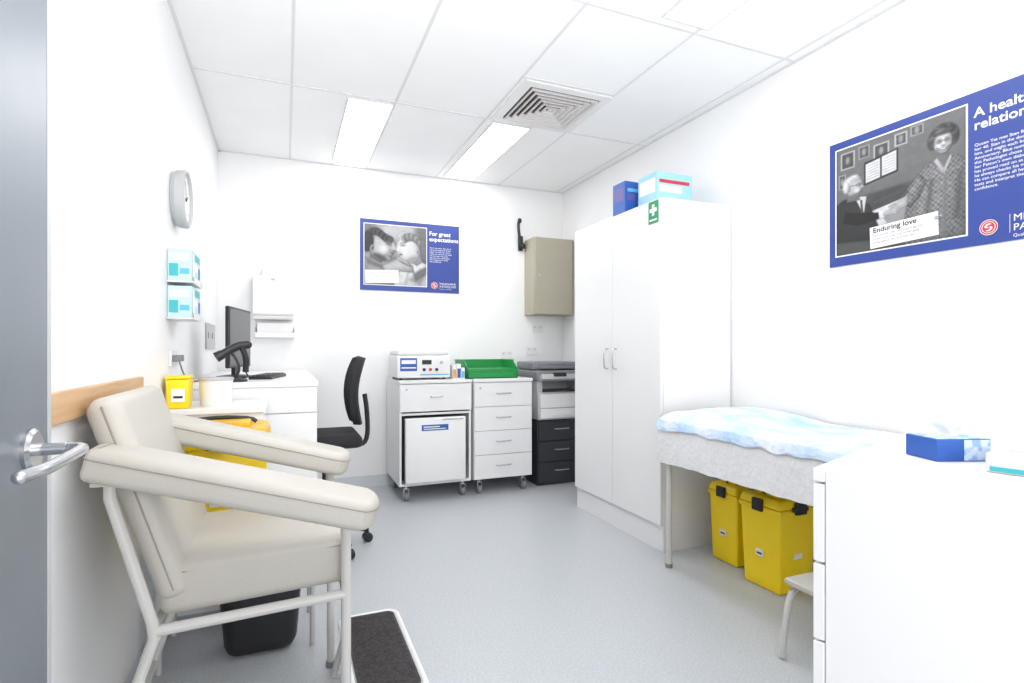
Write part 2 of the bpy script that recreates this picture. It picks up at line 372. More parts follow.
# ---------------------------------------------------------------- wall cabinet
t=T('key_cabinet','beige metal wall cabinet hung in the corner','wall cabinet',(2.27,4.62,1.85))
t.part('body',M().box(2.10,XR-.001,4.52,YB-.0005,1.49,2.20,bev=.004),BEIGE)
o=t.part('door',M().box(2.104,2.486,4.50,4.519,1.494,2.196,bev=.003),BEIGE)
t.part('lock',M().cyl((2.14,4.494,1.85),(2.14,4.50,1.85),.012),STEEL,parent=o)
t=T('wall_handset','black handset hung on a wall bracket beside the beige cabinet','telephone',(2.04,4.7,2.2))
t.part('bracket',M().box(2.03,2.075,YB-.03,YB-.0005,2.10,2.24,bev=.006),BLACK)
t.part('handset',M().tube([(2.03,4.70,2.38),(2.015,4.685,2.34),(2.015,4.675,2.26),(2.035,4.68,2.18),(2.06,4.69,2.13)],.014,smooth=2).sph((2.03,4.69,2.375),(.02,.02,.025)).sph((2.06,4.69,2.14),(.024,.022,.03)),BLACK)
# towel dispenser
t=T('paper_towel_dispenser','white plastic paper towel dispenser on the wall','dispenser',(-.09,4.68,1.5))
t.part('body',M().box(-.235,.065,4.60,YB-.0005,1.40,1.74,bev=.022,seg=5),WPL)
t.part('cover',M().box(-.228,.058,4.592,4.606,1.44,1.73,bev=.006),WPL)
t.part('lock',M().box(-.10,-.07,4.588,4.592,1.70,1.715,bev=.001),LGP)
t.part('hinge_line',M().box(-.23,.06,4.594,4.6,1.428,1.434,bev=0),LGP)
t=T('pamphlet_holder','white wall tray of folded paper below the towel dispenser','holder',(-.09,4.69,1.3))
t.part('tray',M().box(-.215,.07,4.725,YB-.0002,1.26,1.399,bev=.001).box(-.215,.07,4.63,4.725,1.26,1.266,bev=.001).box(-.215,.07,4.627,4.631,1.26,1.30,bev=.001).box(-.216,-.212,4.63,4.73,1.26,1.34,bev=.001).box(.067,.071,4.63,4.73,1.26,1.34,bev=.001),WPL)
t.part('paper',M().box(-.20,.055,4.64,4.72,1.267,1.375,bev=.003),WHITE)
solo('wall_fitting',M().box(-.17,-.13,4.69,YB-.0005,1.75,1.80,bev=.006,seg=3).cyl((-.15,4.69,1.79),(-.15,4.72,1.83),.008),WPL,'small white wall fitting above the towel dispenser','wall fitting',loc=(-.15,4.72,1.77))
# clock
t=T('wall_clock','round wall clock with silver rim and white face','clock',(XL,2.94,1.865))
R=Matrix.Translation((XL+.001,2.94,1.865))@Matrix.Rotation(math.pi/2,4,'Y')
t.part('rim',M().lathe([(0,0),(.118,0),(.130,.02),(.133,.052),(.126,.060),(.120,.054),(.118,.046)],mx=R,n=48),LGP)
t.part('face',M().lathe([(0,.045),(.119,.045),(.119,.046),(0,.046)],mx=R,n=48),WHITE)
for k in range(12):
    a=k*math.pi/6; t.part('hour_mark',M().box(-.0025,.0025,.096,.110,.0455,.0470,bev=0,mx=R@Matrix.Rotation(a,4,'Z')),LGP)
t.part('hand',M().box(-.003,.003,-.01,.085,.049,.050,bev=0,mx=R@Matrix.Rotation(1.9,4,'Z')),BLACK)
t.part('hand',M().box(-.004,.004,-.01,.06,.0475,.0485,bev=0,mx=R@Matrix.Rotation(.4,4,'Z')).cyl((0,0,.046),(0,0,.052),.007,mx=R),BLACK)
# glove boxes
t=T('glove_box_rack','white wall rack holding two stacked glove boxes','rack',(XL,2.9,1.45))
m=M()
for z in (1.305,1.465): m.box(XL+.001,-.372,2.745,3.005,z-.006,z,bev=.001); m.box(-.375,-.371,2.745,3.005,z,z+.02,bev=.001); m.box(-.374,-.371,2.745,2.76,z,z+.12,bev=.001); m.box(-.374,-.371,2.99,3.005,z,z+.12,bev=.001)
m.box(XL+.001,XL+.004,2.745,3.005,1.30,1.62,bev=0)
t.part('frame',m,WPL)
for z in (1.306,1.466):
    t2=T('glove_box','teal and white carton of disposable gloves in the wall rack','glove box',(-.42,2.875,z),group='glove boxes in the wall rack')
    t2.part('body',M().box(XL+.006,-.378,2.752,2.998,z,z+.138,bev=.002),TEAL)
    t2.part('opening',M().sph((-.378,2.875,z+.07),(.002,.055,.02)),WHITE)
    t2.part('label',M().box(-.3785,-.3772,2.77,2.82,z+.02,z+.12,bev=0),WHITE)
    t2.part('label',M().box(-.3785,-.377,2.94,2.985,z+.03,z+.08,bev=0),BLUEB)
    t2.part('label',M().box(-.3785,-.377,2.83,2.98,z+.10,z+.13,bev=0),TEALD)
    t2.part('end_label',M().box(XL+.012,-.430,2.7512,2.753,z+.02,z+.075,bev=0),TEALD)
    t2.part('end_label',M().box(-.425,-.388,2.7512,2.753,z+.03,z+.055,bev=0),LBLUE)
    t2.part('end_label',M().box(XL+.015,-.39,2.7512,2.753,z+.09,z+.12,bev=0),WHITE)
# ---------------------------------------------------------------- bench by left wall
CZ=.915; DZ=1.0; XW=XL+.008
t=T('workbench','low white laminate bench beside the taller desk','bench',(-.25,2.83,0))
t.part('worktop',M().box(XW,-.08,2.62,3.035,CZ-.025,CZ,bev=.003),LAM)
t.part('body',M().box(XW+.004,-.09,2.635,3.03,.05,CZ-.026),LAM)
t.part('plinth',M().box(XW+.004,-.11,2.66,3.03,0,.049,bev=0),LGP)
t=T('desk','tall white laminate desk along the wall','desk',(-.15,3.8,0))
t.part('desktop',M().box(XW,.162,3.045,4.72,DZ-.028,DZ,bev=.003),LAM)
t.part('side_panel',M().box(XW,.155,3.055,3.073,0,.832),LAM)
t.part('side_panel',M().box(XW,.155,3.055,3.073,.837,DZ-.029),LAM)
t.part('side_panel',M().box(XW,.155,4.69,4.708,0,DZ-.029),LAM)
t.part('back_panel',M().box(XW,XW+.016,3.075,4.688,.4,DZ-.029),LAM)
mc=(-.246,3.635); ang=math.atan2(.47,.09)
t=T('computer_monitor','black flat computer monitor on a stand on the desk','monitor',(mc[0],mc[1],DZ),rz=ang,local=True)
t.part('housing',M().box(-.225,.225,0,.022,.06,.41,bev=.005),BLACK)
t.part('screen',M().box(-.212,.212,-.0015,.0005,.075,.397,bev=0),SCREEN)
t.part('stand',M().box(-.03,.03,.023,.045,.01,.22,bev=.005).lathe([(0,0),(.10,0),(.10,.008),(.05,.016),(0,.016)],(0,.03,0)),BLACK)
t=T('keyboard','black computer keyboard in front of the monitor','keyboard',(-.09,3.5,DZ),rz=ang,local=True)
t.part('body',M().box(-.2,.2,-.06,.06,0,.018,bev=.005),BLACK)
m=M()
for i in range(14):
    for j in range(4): m.box(-.19+i*.027,-.168+i*.027,-.05+j*.026,-.029+j*.026,.0182,.024,bev=.002,seg=1)
o=t.part('keys',m,CHAR); o['kind']='stuff'
qx,qy=-.235,3.14
t=T('barcode_scanner','black barcode scanner resting on a gooseneck stand','scanner',(qx,qy,DZ))
t.part('base',M().lathe([(0,0),(.055,0),(.055,.01),(.02,.022),(0,.022)],(qx,qy,DZ)),BLACK)
t.part('neck',M().tube([(qx,qy,DZ+.015),(qx+.02,qy,DZ+.07),(qx,qy,DZ+.12),(qx-.02,qy,DZ+.15)],.007,smooth=2),BLACK)
t.part('handle',M().tube([(qx+.045,qy+.01,DZ+.05),(qx+.05,qy,DZ+.12),(qx+.03,qy-.01,DZ+.175)],.015,smooth=2),BLACK)
t.part('head',M().tube([(qx+.055,qy,DZ+.19),(qx+.01,qy-.01,DZ+.185),(qx-.06,qy-.04,DZ+.14)],.021,smooth=2).sph((qx+.055,qy,DZ+.19),.021).cyl((qx-.055,qy-.038,DZ+.143),(qx-.085,qy-.045,DZ+.125),.023,.027),BLACK)
t.part('cable',M().tube([(qx+.045,qy+.01,DZ+.05),(qx+.06,qy+.03,DZ+.02),(qx,qy+.1,DZ+.006),(-.38,qy+.1,DZ+.006),(-.42,qy,DZ+.006)],.0035,smooth=2),BLACK)
t=T('sharps_container','small yellow sharps container with white label on the bench','sharps container',(-.41,2.72,CZ))
t.part('body',M().taper(-.418,2.71,CZ,CZ+.125,.080,.11,.088,.12,bev=.008),YEL); t.part('lid',M().box(-.463,-.373,2.648,2.772,CZ+.126,CZ+.138,bev=.004),YEL)
t.part('label',M().box(-.44,-.39,2.648,2.656,CZ+.03,CZ+.085,bev=0).box(-.432,-.398,2.6472,2.649,CZ+.045,CZ+.055,bev=0,mi=1),[WHITE,BLACK])
x,y,r,h=-.285,2.76,.068,.125
t=T('white_tub','wide round white plastic tub with lid on the bench','tub',(x,y,CZ))
t.part('body',M().lathe([(0,0),(r*.88,0),(r*.93,.01),(r,h-.012),(0,h-.012)],(x,y,CZ)),WPL); t.part('lid',M().lathe([(0,h-.0125),(r*1.04,h-.0125),(r*1.04,h),(0,h+.001)],(x,y,CZ)),LGP)
t=T('power_socket','grey power socket strip on the wall above the desk','power socket',(XL,4.2,1.25))
t.part('plate',M().box(XL+.001,XL+.012,4.0,4.45,1.17,1.34,bev=.002),LGP)
for y in (4.05,4.25): t.part('switch',M().box(XL+.0121,XL+.015,y,y+.03,1.24,1.28,bev=.001),GPL)
t=T('power_socket','white power socket with black plugs on the wall','power socket',(XL,2.9,1.12))
t.part('plate',M().box(XL+.001,XL+.01,2.82,3.0,1.09,1.16,bev=.002),WPL)
for y in (2.84,2.92): t.part('plug',M().box(XL+.0101,XL+.04,y,y+.035,1.11,1.14,bev=.004),GPL)
t.part('cable',M().tube([(XL+.035,2.86,1.11),(XL+.045,2.88,1.06),(XL+.045,2.98,1.03),(XL+.04,3.2,DZ+.006)],.0035,smooth=2),GPL)
# ---------------------------------------------------------------- posters
def ell(cx,cy,rx,ry,rot=0,n=20):
    P=[]
    for k in range(n):
        a=2*math.pi*k/n; x=rx*math.cos(a); y=ry*math.sin(a)
        P.append((cx+x*math.cos(rot)-y*math.sin(rot),cy+x*math.sin(rot)+y*math.cos(rot)))
    return P
VAL=[.007,.022,.058,.125,.235,.36,.55]
NX,NY=260,244
GX,GY=np.meshgrid(np.linspace(0,1,NX),np.linspace(0,1,NY),indexing='ij')
def fbm(sc,seed,octv=4):
    out=np.zeros((NX,NY)); amp=1
    for o in range(octv):
        n=int(sc*2**o)+2; g=np.random.RandomState(seed+o).rand(n,n)
        fx=GX*(n-1.001); fy=GY*(n-1.001); ix=fx.astype(int); iy=fy.astype(int); tx=fx-ix; ty=fy-iy
        tx=tx*tx*(3-2*tx); ty=ty*ty*(3-2*ty)
        out+=amp*((g[ix,iy]*(1-tx)+g[ix+1,iy]*tx)*(1-ty)+(g[ix,iy+1]*(1-tx)+g[ix+1,iy+1]*tx)*ty-.5); amp*=.55
    return out
def raster(shapes,bg,seed):
    img=np.full((NX,NY),VAL[bg])*(1+.5*fbm(5,seed))
    for sh in shapes:
        pts,v=sh[0],sh[1]; soft=sh[2] if len(sh)>2 else .006; puff=sh[3] if len(sh)>3 else .35
        P=np.array(pts); n=len(P)
        dmin=np.full((NX,NY),9.); inside=np.zeros((NX,NY),bool)
        for i in range(n):
            ax_,ay_=P[i]; bx_,by_=P[(i+1)%n]; ex,ey=bx_-ax_,by_-ay_
            tt=np.clip(((GX-ax_)*ex+(GY-ay_)*ey)/max(ex*ex+ey*ey,1e-9),0,1)
            dmin=np.minimum(dmin,np.hypot(GX-ax_-tt*ex,GY-ay_-tt*ey))
            if abs(ey)>1e-9:
                cond=((ay_>GY)!=(by_>GY))&(GX<(ex*(GY-ay_)/ey+ax_)); inside^=cond
        sd=np.where(inside,dmin,-dmin); al=np.clip(.5+sd/(2*soft),0,1); al=al*al*(3-2*al)
        w=max(np.ptp(P[:,0]),.01); h=max(np.ptp(P[:,1]),.01); mx_,my_=P.mean(0)
        base=VAL[v] if v<7 else .17
        shd=1+puff*.8*(-(GX-mx_)/w*.7+(GY-my_)/h*.7)-puff*np.exp(-np.maximum(sd,0)/(.12*min(w,h)))
        tex=1+.16*fbm(24,seed+n+int(mx_*100))
        if v==7: tex=1+.35*np.sin(GX*170+2*fbm(6,5))*np.sin(GY*150+2*fbm(6,9))+.6*fbm(60,7,2)
        img=img*(1-al)+np.clip(base*shd*tex,.004,.95)*al
    img*=1+.08*(np.random.rand(NX,NY)-.5)
    return np.clip(img,.004,.65)
def poster(fn0,loc,label,title,body,cap,shapes,bg,brand,sx=1.0,seed=1,W=.87,bs=.025,bx=.695):
    fn=lambda x,y,o: fn0(x*sx,y,o)
    t=T('poster',label,'poster',loc)
    Hh=.605
    def slab(m,x0,x1,y0,y1,o0,o1,mi=0):
        A=[fn(x0,y0,o1),fn(x1,y0,o1),fn(x1,y1,o1),fn(x0,y1,o1)]; m.prism(A,Vector(fn(0,0,o0))-Vector(fn(0,0,o1)),mi)
    m=M(); slab(m,0,W,0,Hh,.0005,.006); t.part('board',m,BLUE)
    m=M(); slab(m,.03,.575,.045,.57,.0059,.0068); t.part('border',m,WHITE)
    img=raster(shapes,bg,seed)
    verts=[fn(.036+.533*i/(NX-1),.051+.513*j/(NY-1),.0072) for i in range(NX) for j in range(NY)]
    faces=[(i*NY+j,(i+1)*NY+j,(i+1)*NY+j+1,i*NY+j+1) for i in range(NX-1) for j in range(NY-1)]
    me=bpy.data.meshes.new('picture'); me.from_pydata([Vector(v)-Vector(loc) for v in verts],[],faces); me.materials.append(PHOTO)
    ca=me.color_attributes.new('print','FLOAT_COLOR','POINT'); fl=img.reshape(-1)
    buf=np.ones((len(fl),4)); buf[:,0]=fl; buf[:,1]=fl; buf[:,2]=np.minimum(fl*1.03,1); ca.data.foreach_set('color',buf.reshape(-1).astype(np.float32))
    o=bpy.data.objects.new('picture',me); COL.objects.link(o); o.parent=t.e; o['label']='black and white photograph'
    m=M(); (cx,cy,cw,ch)=cap[:4]
    q=[fn(*p,.0100) for p in ((cx,cy),(cx+cw,cy+.012),(cx+cw-.003,cy+ch+.012),(cx-.003,cy+ch))]
    m.prism(q,Vector(fn(0,0,.0073))-Vector(fn(0,0,.01)),6)
    if cap[4]: m.text(cap[4],.033,lambda x,y,o: fn(cx+.012+x,cy+ch-.028+y+x*.05,.0112),0,bold=.0005)
    k0=.046 if cap[4] else .026
    for k in range(5):
        y=cy+ch-k0-k*.0155
        if y>cy+.006 and k<len(cap[5]): m.text(cap[5][k],.0115,lambda x,yy,o,y=y: fn(cx+.012+x,y+yy+x*.05,.0112),0)
    t.part('caption_card',m,G)
    m=M(); cc=(cx+cw-.004,cy+ch-.02)
    m.tube([fn(cc[0]-.012,cc[1],.0115),fn(cc[0]+.016,cc[1]+.002,.0135),fn(cc[0]+.018,cc[1]+.012,.0135),fn(cc[0]-.008,cc[1]+.011,.0135),fn(cc[0]-.009,cc[1]+.004,.013),fn(cc[0]+.008,cc[1]+.004,.013)],.0016,smooth=2,n=8)
    t.part('paper_clip',m,STEEL)
    m=M(); m.text(title,.052,lambda x,y,o: fn(.595+x,.505+y,.0066),0,sp=.95,bold=.0008); t.part('heading',m,WHITE)
    m=M(); m.text(body,.0165,lambda x,y,o: fn(.597+x,.39+y,.0066),0,sp=1.05); t.part('lettering',m,WHITE)
    m=M(); lx,ly=.642,.064
    m.poly([fn(*p,.0066) for p in ell(lx,ly,.030/sx,.030,0,32)],0); m.poly([fn(*p,.0068) for p in ell(lx,ly,.0280/sx,.0280,0,32)],1)
    m.poly([fn(*p,.0070) for p in ell(lx,ly,.0225/sx,.0225,0,32)],0); m.poly([fn(*p,.0072) for p in ell(lx,ly,.0205/sx,.0205,0,32)],1)
    for sgn in (1,-1):
        m.poly([fn(*p,.0074) for p in ell(lx-.002*sgn,ly+.0065*sgn,.0115,.0070,.5)],0)
        m.poly([fn(*p,.0076) for p in ell(lx+.0015*sgn,ly+.0055*sgn,.0080,.0040,.5)],1)
    t.part('emblem',m,[WHITE,RED])
    m=M()
    xb=bx-.010
    m.poly([fn(*p,.0068) for p in ((xb,.03),(xb+.0015,.03),(xb+.0015,.1),(xb,.1))],0)
    m.text(brand,bs,lambda x,y,o: fn(bx+x,.072+y,.0066),0,sp=1.0); m.text('Quality is in our DNA',bs*.46,lambda x,y,o: fn(bx+x,.072-bs*1.65+y,.0066),0)
    t.part('brand_lettering',m,[WHITE])
    return t
E=[]
E.append(([(0,.5),(1,.55),(1,1.02),(0,1.02)],3,.02,.1))
for a,b_,c_,d_,g in ((.04,.80,.17,.96,5),(.20,.85,.30,.97,4),(.33,.80,.46,.94,5),(.50,.86,.60,.97,5),(.02,.62,.09,.76,4),(.62,.90,.72,.99,4)):
    E.append(([(a,b_),(c_,b_),(c_,d_),(a,d_)],g,.004,.1)); E.append(([(a+.014,b_+.014),(c_-.014,b_+.014),(c_-.014,d_-.014),(a+.014,d_-.014)],2,.004,.0)); E.append((ell((a+c_)/2,(b_+d_)/2,.02,.035),4,.016))
E.append(([(.25,.60),(.53,.645),(.53,.85),(.25,.81)],1,.006,.2))
E.append(([(.265,.62),(.385,.64),(.385,.81),(.265,.79)],6,.004,.1)); E.append(([(.40,.645),(.515,.662),(.515,.835),(.40,.815)],6,.004,.1))
for k in range(6):
    E.append(([(.28,.645+k*.024),(.37,.66+k*.024),(.37,.664+k*.024),(.28,.649+k*.024)],3,.003,0)); E.append(([(.415,.668+k*.024),(.50,.68+k*.024),(.50,.684+k*.024),(.415,.672+k*.024)],3,.003,0))
E.append(([(.30,.44),(.60,.50),(.64,.46),(.34,.40)],2,.01))
E.append(([(.1,.28),(.6,.40),(.80,.30),(.5,.08),(0,.08)],4,.01,.2)); E.append(([(.3,.35),(.55,.40),(.62,.34),(.36,.28)],6,.004,.1)); E.append(([(.22,.26),(.40,.29),(.44,.22),(.26,.19)],6,.004,.1))
# woman
E.append(([(.56,-.02),(.58,.26),(.62,.46),(.68,.58),(.76,.65),(.94,.65),(1.0,.60),(1.02,.5),(1.02,-.02)],7,.012,.5))
E.append(([(.56,.36),(.60,.48),(.68,.57),(.74,.50),(.69,.38),(.62,.31)],7,.014,.8)); E.append(([(.93,.15),(.95,.5),(.975,.5),(.965,.15)],2,.03,0)); E.append(([(.73,.2),(.765,.5),(.785,.5),(.755,.2)],2,.03,0)); E.append(([(.85,.0),(.86,.50),(.875,.5),(.87,.0)],3,.02,0))
E.append(([(.81,.68),(.81,.61),(.855,.55),(.90,.61),(.895,.68)],3,.012,.4)); E.append(([(.79,.64),(.85,.52),(.86,.56),(.81,.66)],5,.008,.2)); E.append(([(.91,.64),(.86,.52),(.855,.56),(.90,.66)],5,.008,.2))
for k in range(15):
    a=math.pi*(k/14)*1.3-.47; E.append((ell(.853+.074*math.cos(a),.805+.085*math.sin(a),.034,.034),2 if k%3 else 3,.014,.9))
E.append((ell(.853,.775,.064,.092),5,.014,.7)); E.append((ell(.853,.860,.070,.030),2,.016,.7)); E.append((ell(.83,.872,.03,.012,.3),3,.012,.3)); E.append((ell(.822,.750,.018,.014),6,.022,0)); E.append((ell(.882,.750,.016,.012),5,.02,0)); E.append((ell(.853,.812,.03,.010),6,.02,0))
for ex in (.828,.879): E.append((ell(ex,.786,.021,.017),2,.005,0)); E.append((ell(ex,.786,.017,.0135),4,.005,0)); E.append((ell(ex,.787,.009,.005),1,.005,0)); E.append((ell(ex,.808,.018,.003),3,.006,0))
E.append(([(.847,.790),(.861,.790),(.861,.786),(.847,.786)],2,.003,0))
E.append((ell(.855,.762,.008,.018),6,.010,0)); E.append((ell(.853,.748,.013,.006),3,.008,0)); E.append((ell(.853,.720,.027,.010),2,.007,0)); E.append((ell(.853,.722,.020,.0048),6,.004,0)); E.append((ell(.815,.730,.006,.016,.4),3,.008,0)); E.append((ell(.890,.730,.006,.016,-.4),3,.008,0)); E.append((ell(.853,.698,.022,.007),4,.012,0))
E.append(([(.60,.34),(.60,.42),(.54,.40),(.47,.35),(.50,.32),(.57,.32)],5,.008,.4))
for k in range(4): E.append((ell(.48+k*.012,.365-k*.016,.035,.009,.35),5,.004,.5))
# man
E.append(([(-.02,-.02),(-.02,.46),(.06,.52),(.20,.52),(.30,.42),(.36,.25),(.42,.1),(.44,-.02)],1,.010,.3)); E.append(([(.17,.52),(.27,.50),(.25,.36),(.22,.40)],6,.006,.2)); E.append(([(.215,.48),(.235,.48),(.245,.36),(.225,.35)],2,.004,.2))
E.append(([(.08,.40),(.22,.36),(.38,.33),(.41,.27),(.20,.25),(.06,.30)],0,.01,.6)); E.append(([(.37,.345),(.41,.34),(.42,.27),(.38,.27)],6,.004,.2)); E.append((ell(.46,.31,.05,.026,.1),5,.007,.4))
for k in range(3): E.append((ell(.50,.325-k*.015,.025,.008,-.1),5,.004,.4))
E.append(([(.10,.56),(.20,.56),(.22,.48),(.10,.49)],3,.01,.3))
E.append((ell(.165,.615,.074,.098,-.08),5,.012,.6)); E.append(([(.220,.63),(.249,.599),(.222,.590)],5,.007,.1)); E.append((ell(.13,.690,.072,.034,.3),6,.016,.3)); E.append((ell(.088,.63,.028,.055),6,.014,.4)); E.append((ell(.17,.685,.045,.018,.1),5,.014,.2))
E.append((ell(.205,.628,.021,.017),2,.005,0)); E.append((ell(.205,.628,.016,.013),4,.004,0)); E.append((ell(.21,.627,.007,.005),1,.004,0)); E.append(([(.12,.635),(.19,.632),(.19,.627),(.12,.63)],1,.003,0)); E.append((ell(.21,.655,.020,.004,-.1),5,.004,0))
E.append((ell(.220,.560,.016,.005,.15),2,.005,0)); E.append((ell(.118,.605,.014,.024),4,.006,.5)); E.append((ell(.185,.58,.02,.02),6,.024,0)); E.append((ell(.165,.54,.05,.012,.2),3,.016,0))
E.append(([(-.02,-.02),(.6,-.02),(.56,.07),(0,.12)],2,.01,.2))
poster(lambda x,y,o:(XR-o,1.898-x,1.572+y),(XR,1.46,1.87),'large blue poster with black and white picture of an elderly couple','A healthy\nrelationship',
 'Queen Yat met Stan Ray for\nher 40. Stan in the doctor\nhim, and might each boost\nAnniversary. Blue numbers\nthis Pathologist chose her\nher Patton’s own diabetes\nhas proved read on as he\nhe always checks his notes.\nHe can compare all her\ntests and interpret the results\nconfidence.',(.20,.058,.275,.098,'Enduring love',['They met each other half a century ago and','are still in love today, both of them going','strong together after all of these years.']),E,2,'MELBOURNE\nPATHOLOGY',sx=1.035,seed=11,W=.93,bs=.036,bx=.716)
# faces close together
E=[]
E.append(([(-.02,.45),(1.02,.5),(1.02,1.02),(-.02,1.02)],4,.03,.1)); E.append((ell(.55,.9,.3,.16),5,.09,.1)); E.append((ell(.95,.9,.14,.2),3,.08,.1)); E.append((ell(.05,.9,.14,.14),3,.08,.1))
E.append(([(-.02,-.02),(-.02,.52),(.12,.58),(.35,.48),(.50,.30),(.62,-.02)],4,.016,.45)); E.append(([(.02,.45),(.2,.36),(.38,.3),(.30,.26),(.05,.34)],3,.03,.2))
E.append(([(.46,-.02),(.56,.28),(.80,.46),(1.02,.48),(1.02,-.02)],6,.016,.3)); E.append(([(.7,.1),(.9,.3),(1.,.2),(.9,.0)],4,.05,.2)); E.append(([(.62,.0),(.70,.30),(.74,.30),(.68,.0)],5,.03,.0))
E.append(([(.08,.44),(.26,.36),(.38,.50),(.30,.68),(.10,.64)],3,.020,.4))
E.append((ell(.29,.63,.205,.235,-.42),5,.018,.65)); E.append(([(.44,.74),(.515,.62),(.49,.585),(.42,.60)],5,.014,.2)); E.append(([(.40,.60),(.455,.55),(.43,.50),(.36,.50)],4,.016,.2)); E.append((ell(.36,.45,.06,.04,-.4),4,.02,.4))
for k in range(13): E.append((ell(.05+.030*k,.82+.065*math.sin(k*.40),.05,.065,-.3),1 if k%2 else 2,.020,.5))
E.append((ell(.05,.70,.10,.17,-.1),1,.02,.5)); E.append((ell(.12,.60,.035,.06,-.2),4,.010,.5)); E.append((ell(.125,.60,.014,.034,-.2),2,.010,0))
E.append(([(.33,.755),(.44,.715),(.44,.70),(.33,.735)],2,.010,0)); E.append(([(.34,.69),(.42,.665),(.42,.657),(.34,.677)],0,.006,0)); E.append((ell(.38,.69,.05,.03,-.3),3,.03,0)); E.append((ell(.29,.60,.06,.06),6,.06,0)); E.append((ell(.435,.535,.03,.010,-.3),2,.008,0)); E.append((ell(.24,.46,.12,.05,-.4),2,.04,0))
E.append(([(.70,.42),(.84,.34),(1.0,.45),(.94,.64),(.72,.60)],4,.018,.3))
E.append((ell(.70,.60,.185,.225,.35),6,.018,.55)); E.append(([(.545,.68),(.505,.60),(.53,.57),(.59,.60)],6,.012,.1)); E.append(([(.56,.58),(.53,.53),(.56,.49),(.62,.50)],5,.014,.1))
for k in range(13): E.append((ell(.64+.033*k,.83-.0075*(k-3)**2*.6,.048,.070,.3),3 if k%2 else 4,.020,.5))
E.append((ell(.96,.60,.075,.22,.1),3,.02,.5)); E.append((ell(.86,.58,.032,.055,.2),5,.010,.5)); E.append((ell(.86,.58,.014,.032,.2),3,.010,0))
E.append(([(.57,.725),(.67,.74),(.67,.725),(.57,.71)],3,.010,0)); E.append(([(.575,.67),(.645,.677),(.645,.667),(.575,.661)],0,.006,0)); E.append((ell(.61,.69,.045,.025,.1),4,.03,0)); E.append((ell(.575,.52,.032,.010,.3),2,.008,0)); E.append((ell(.76,.45,.10,.04,.4),4,.04,0))
E.append(([(.28,.32),(.50,.44),(.66,.44),(.78,.34),(.80,.22),(.5,.24),(.32,.20)],5,.016,.6))
for k in range(4): E.append((ell(.56+k*.042,.43-k*.018,.020,.075,.75),5,.008,.7))
E.append(([(.78,.20),(1.02,.36),(1.02,.22),(.82,.08)],3,.03,.4))
poster(lambda x,y,o:(.582+x,YB-o,1.672+y),(1.02,YB,1.97),'blue poster with black and white picture of two faces close together','For great\nexpectations',
 'That’s why we’re with you all\nthe way through each of your\nstages. We help your doctor\nwatch over you and your baby\nwith the right tests at the\nright time. Our pathologists\nthen interpret the results\nwith confidence.',(.045,.06,.28,.11,'',['He and she share a quiet moment before','their first child arrives in the new','year and life changes for them both.']),E,3,'MELBOURNE\nPATHOLOGY',seed=31)
# ---------------------------------------------------------------- exam couch
BX0,BX1,BY0,BY1=1.88,2.495,.80,2.42
t=T('examination_couch','examination couch on cream metal legs along the wall','examination bed',(2.17,1.6,0))
t.part('mattress',M().box(BX0,BX1,BY0,BY1,.70,.785,bev=.03,seg=4),CREAM)
t.part('frame',M().box(BX0+.01,BX0+.04,BY0+.03,BY1-.03,.645,.699,bev=.004).box(BX1-.04,BX1-.01,BY0+.03,BY1-.03,.645,.699,bev=.004).box(BX0+.04,BX1-.04,BY0+.03,BY0+.06,.645,.699,bev=.004).box(BX0+.04,BX1-.04,BY1-.06,BY1-.03,.645,.699,bev=.004),FRAME)
for x in (BX0+.02,BX1-.04):
    for y in (BY0+.06,BY1-.045):
        t.part('leg',M().cyl((x,y,.012),(x,y,.646),.016).cyl((x,y,0),(x,y,.02),.019,mi=1),[FRAME,GPL])
def nz(x,y,z,s): return noise.noise(Vector((x*s,y*s,z*s)))
def hump(y,x):
    a=max(0,1-((y-2.20)/.30)**2); b_=max(0,1-((x-2.2)/.33)**4)
    return .055*a**.8*b_ if a>0 and b_>0 else 0
def drape(zlow,ext,amp,sc,y0,y1,foot):
    def f(u,v):
        y=y0+(y1-y0)*u
        top=BX1-.01-(BX0)+.0
        hang=.80-zlow+ foot*nz(y,3,1,4)+foot*.6*nz(y,5,2,13)
        L=top+hang; s=v*L
        if s<top: x=BX1-.01-s; z=.787+ext+hump(y,x)
        else:
            x=BX0-.004-ext-.012*math.sin((s-top)/hang*1.5); z=.787+ext-(s-top)
        k=min(1,abs(s-top)/.03)
        e=amp*(nz(x*1.0+ext*60,y,z*.4,sc)+.6*nz(x,y,z*.5+ext*90,sc*2.3)+.4*nz(x,y,z+2,sc*5)+.3*nz(x,y,z+5,sc*9))
        if s<top: z+=e+amp*.6-(1-k)*.008
        else: x-=abs(e)*1.1
        return Vector((x,y,z))
    return f
sm=M(); sm.grid(drape(.575,.004,.005,7,BY0-.01,BY1+.008,.008),220,110)
solo('couch_sheet',sm,SHEET,'white crinkled disposable sheet hanging over the examination couch','sheet',loc=(2.1,1.6,.8),angle=60)
sm=M(); sm.grid(drape(.752,.006,.0065,10,BY0+.02,BY1+.010,.022),280,130)
solo('couch_cover',sm,BLANK,'thin pale blue cover spread over the examination couch','blanket',loc=(2.1,1.6,.82),angle=70)
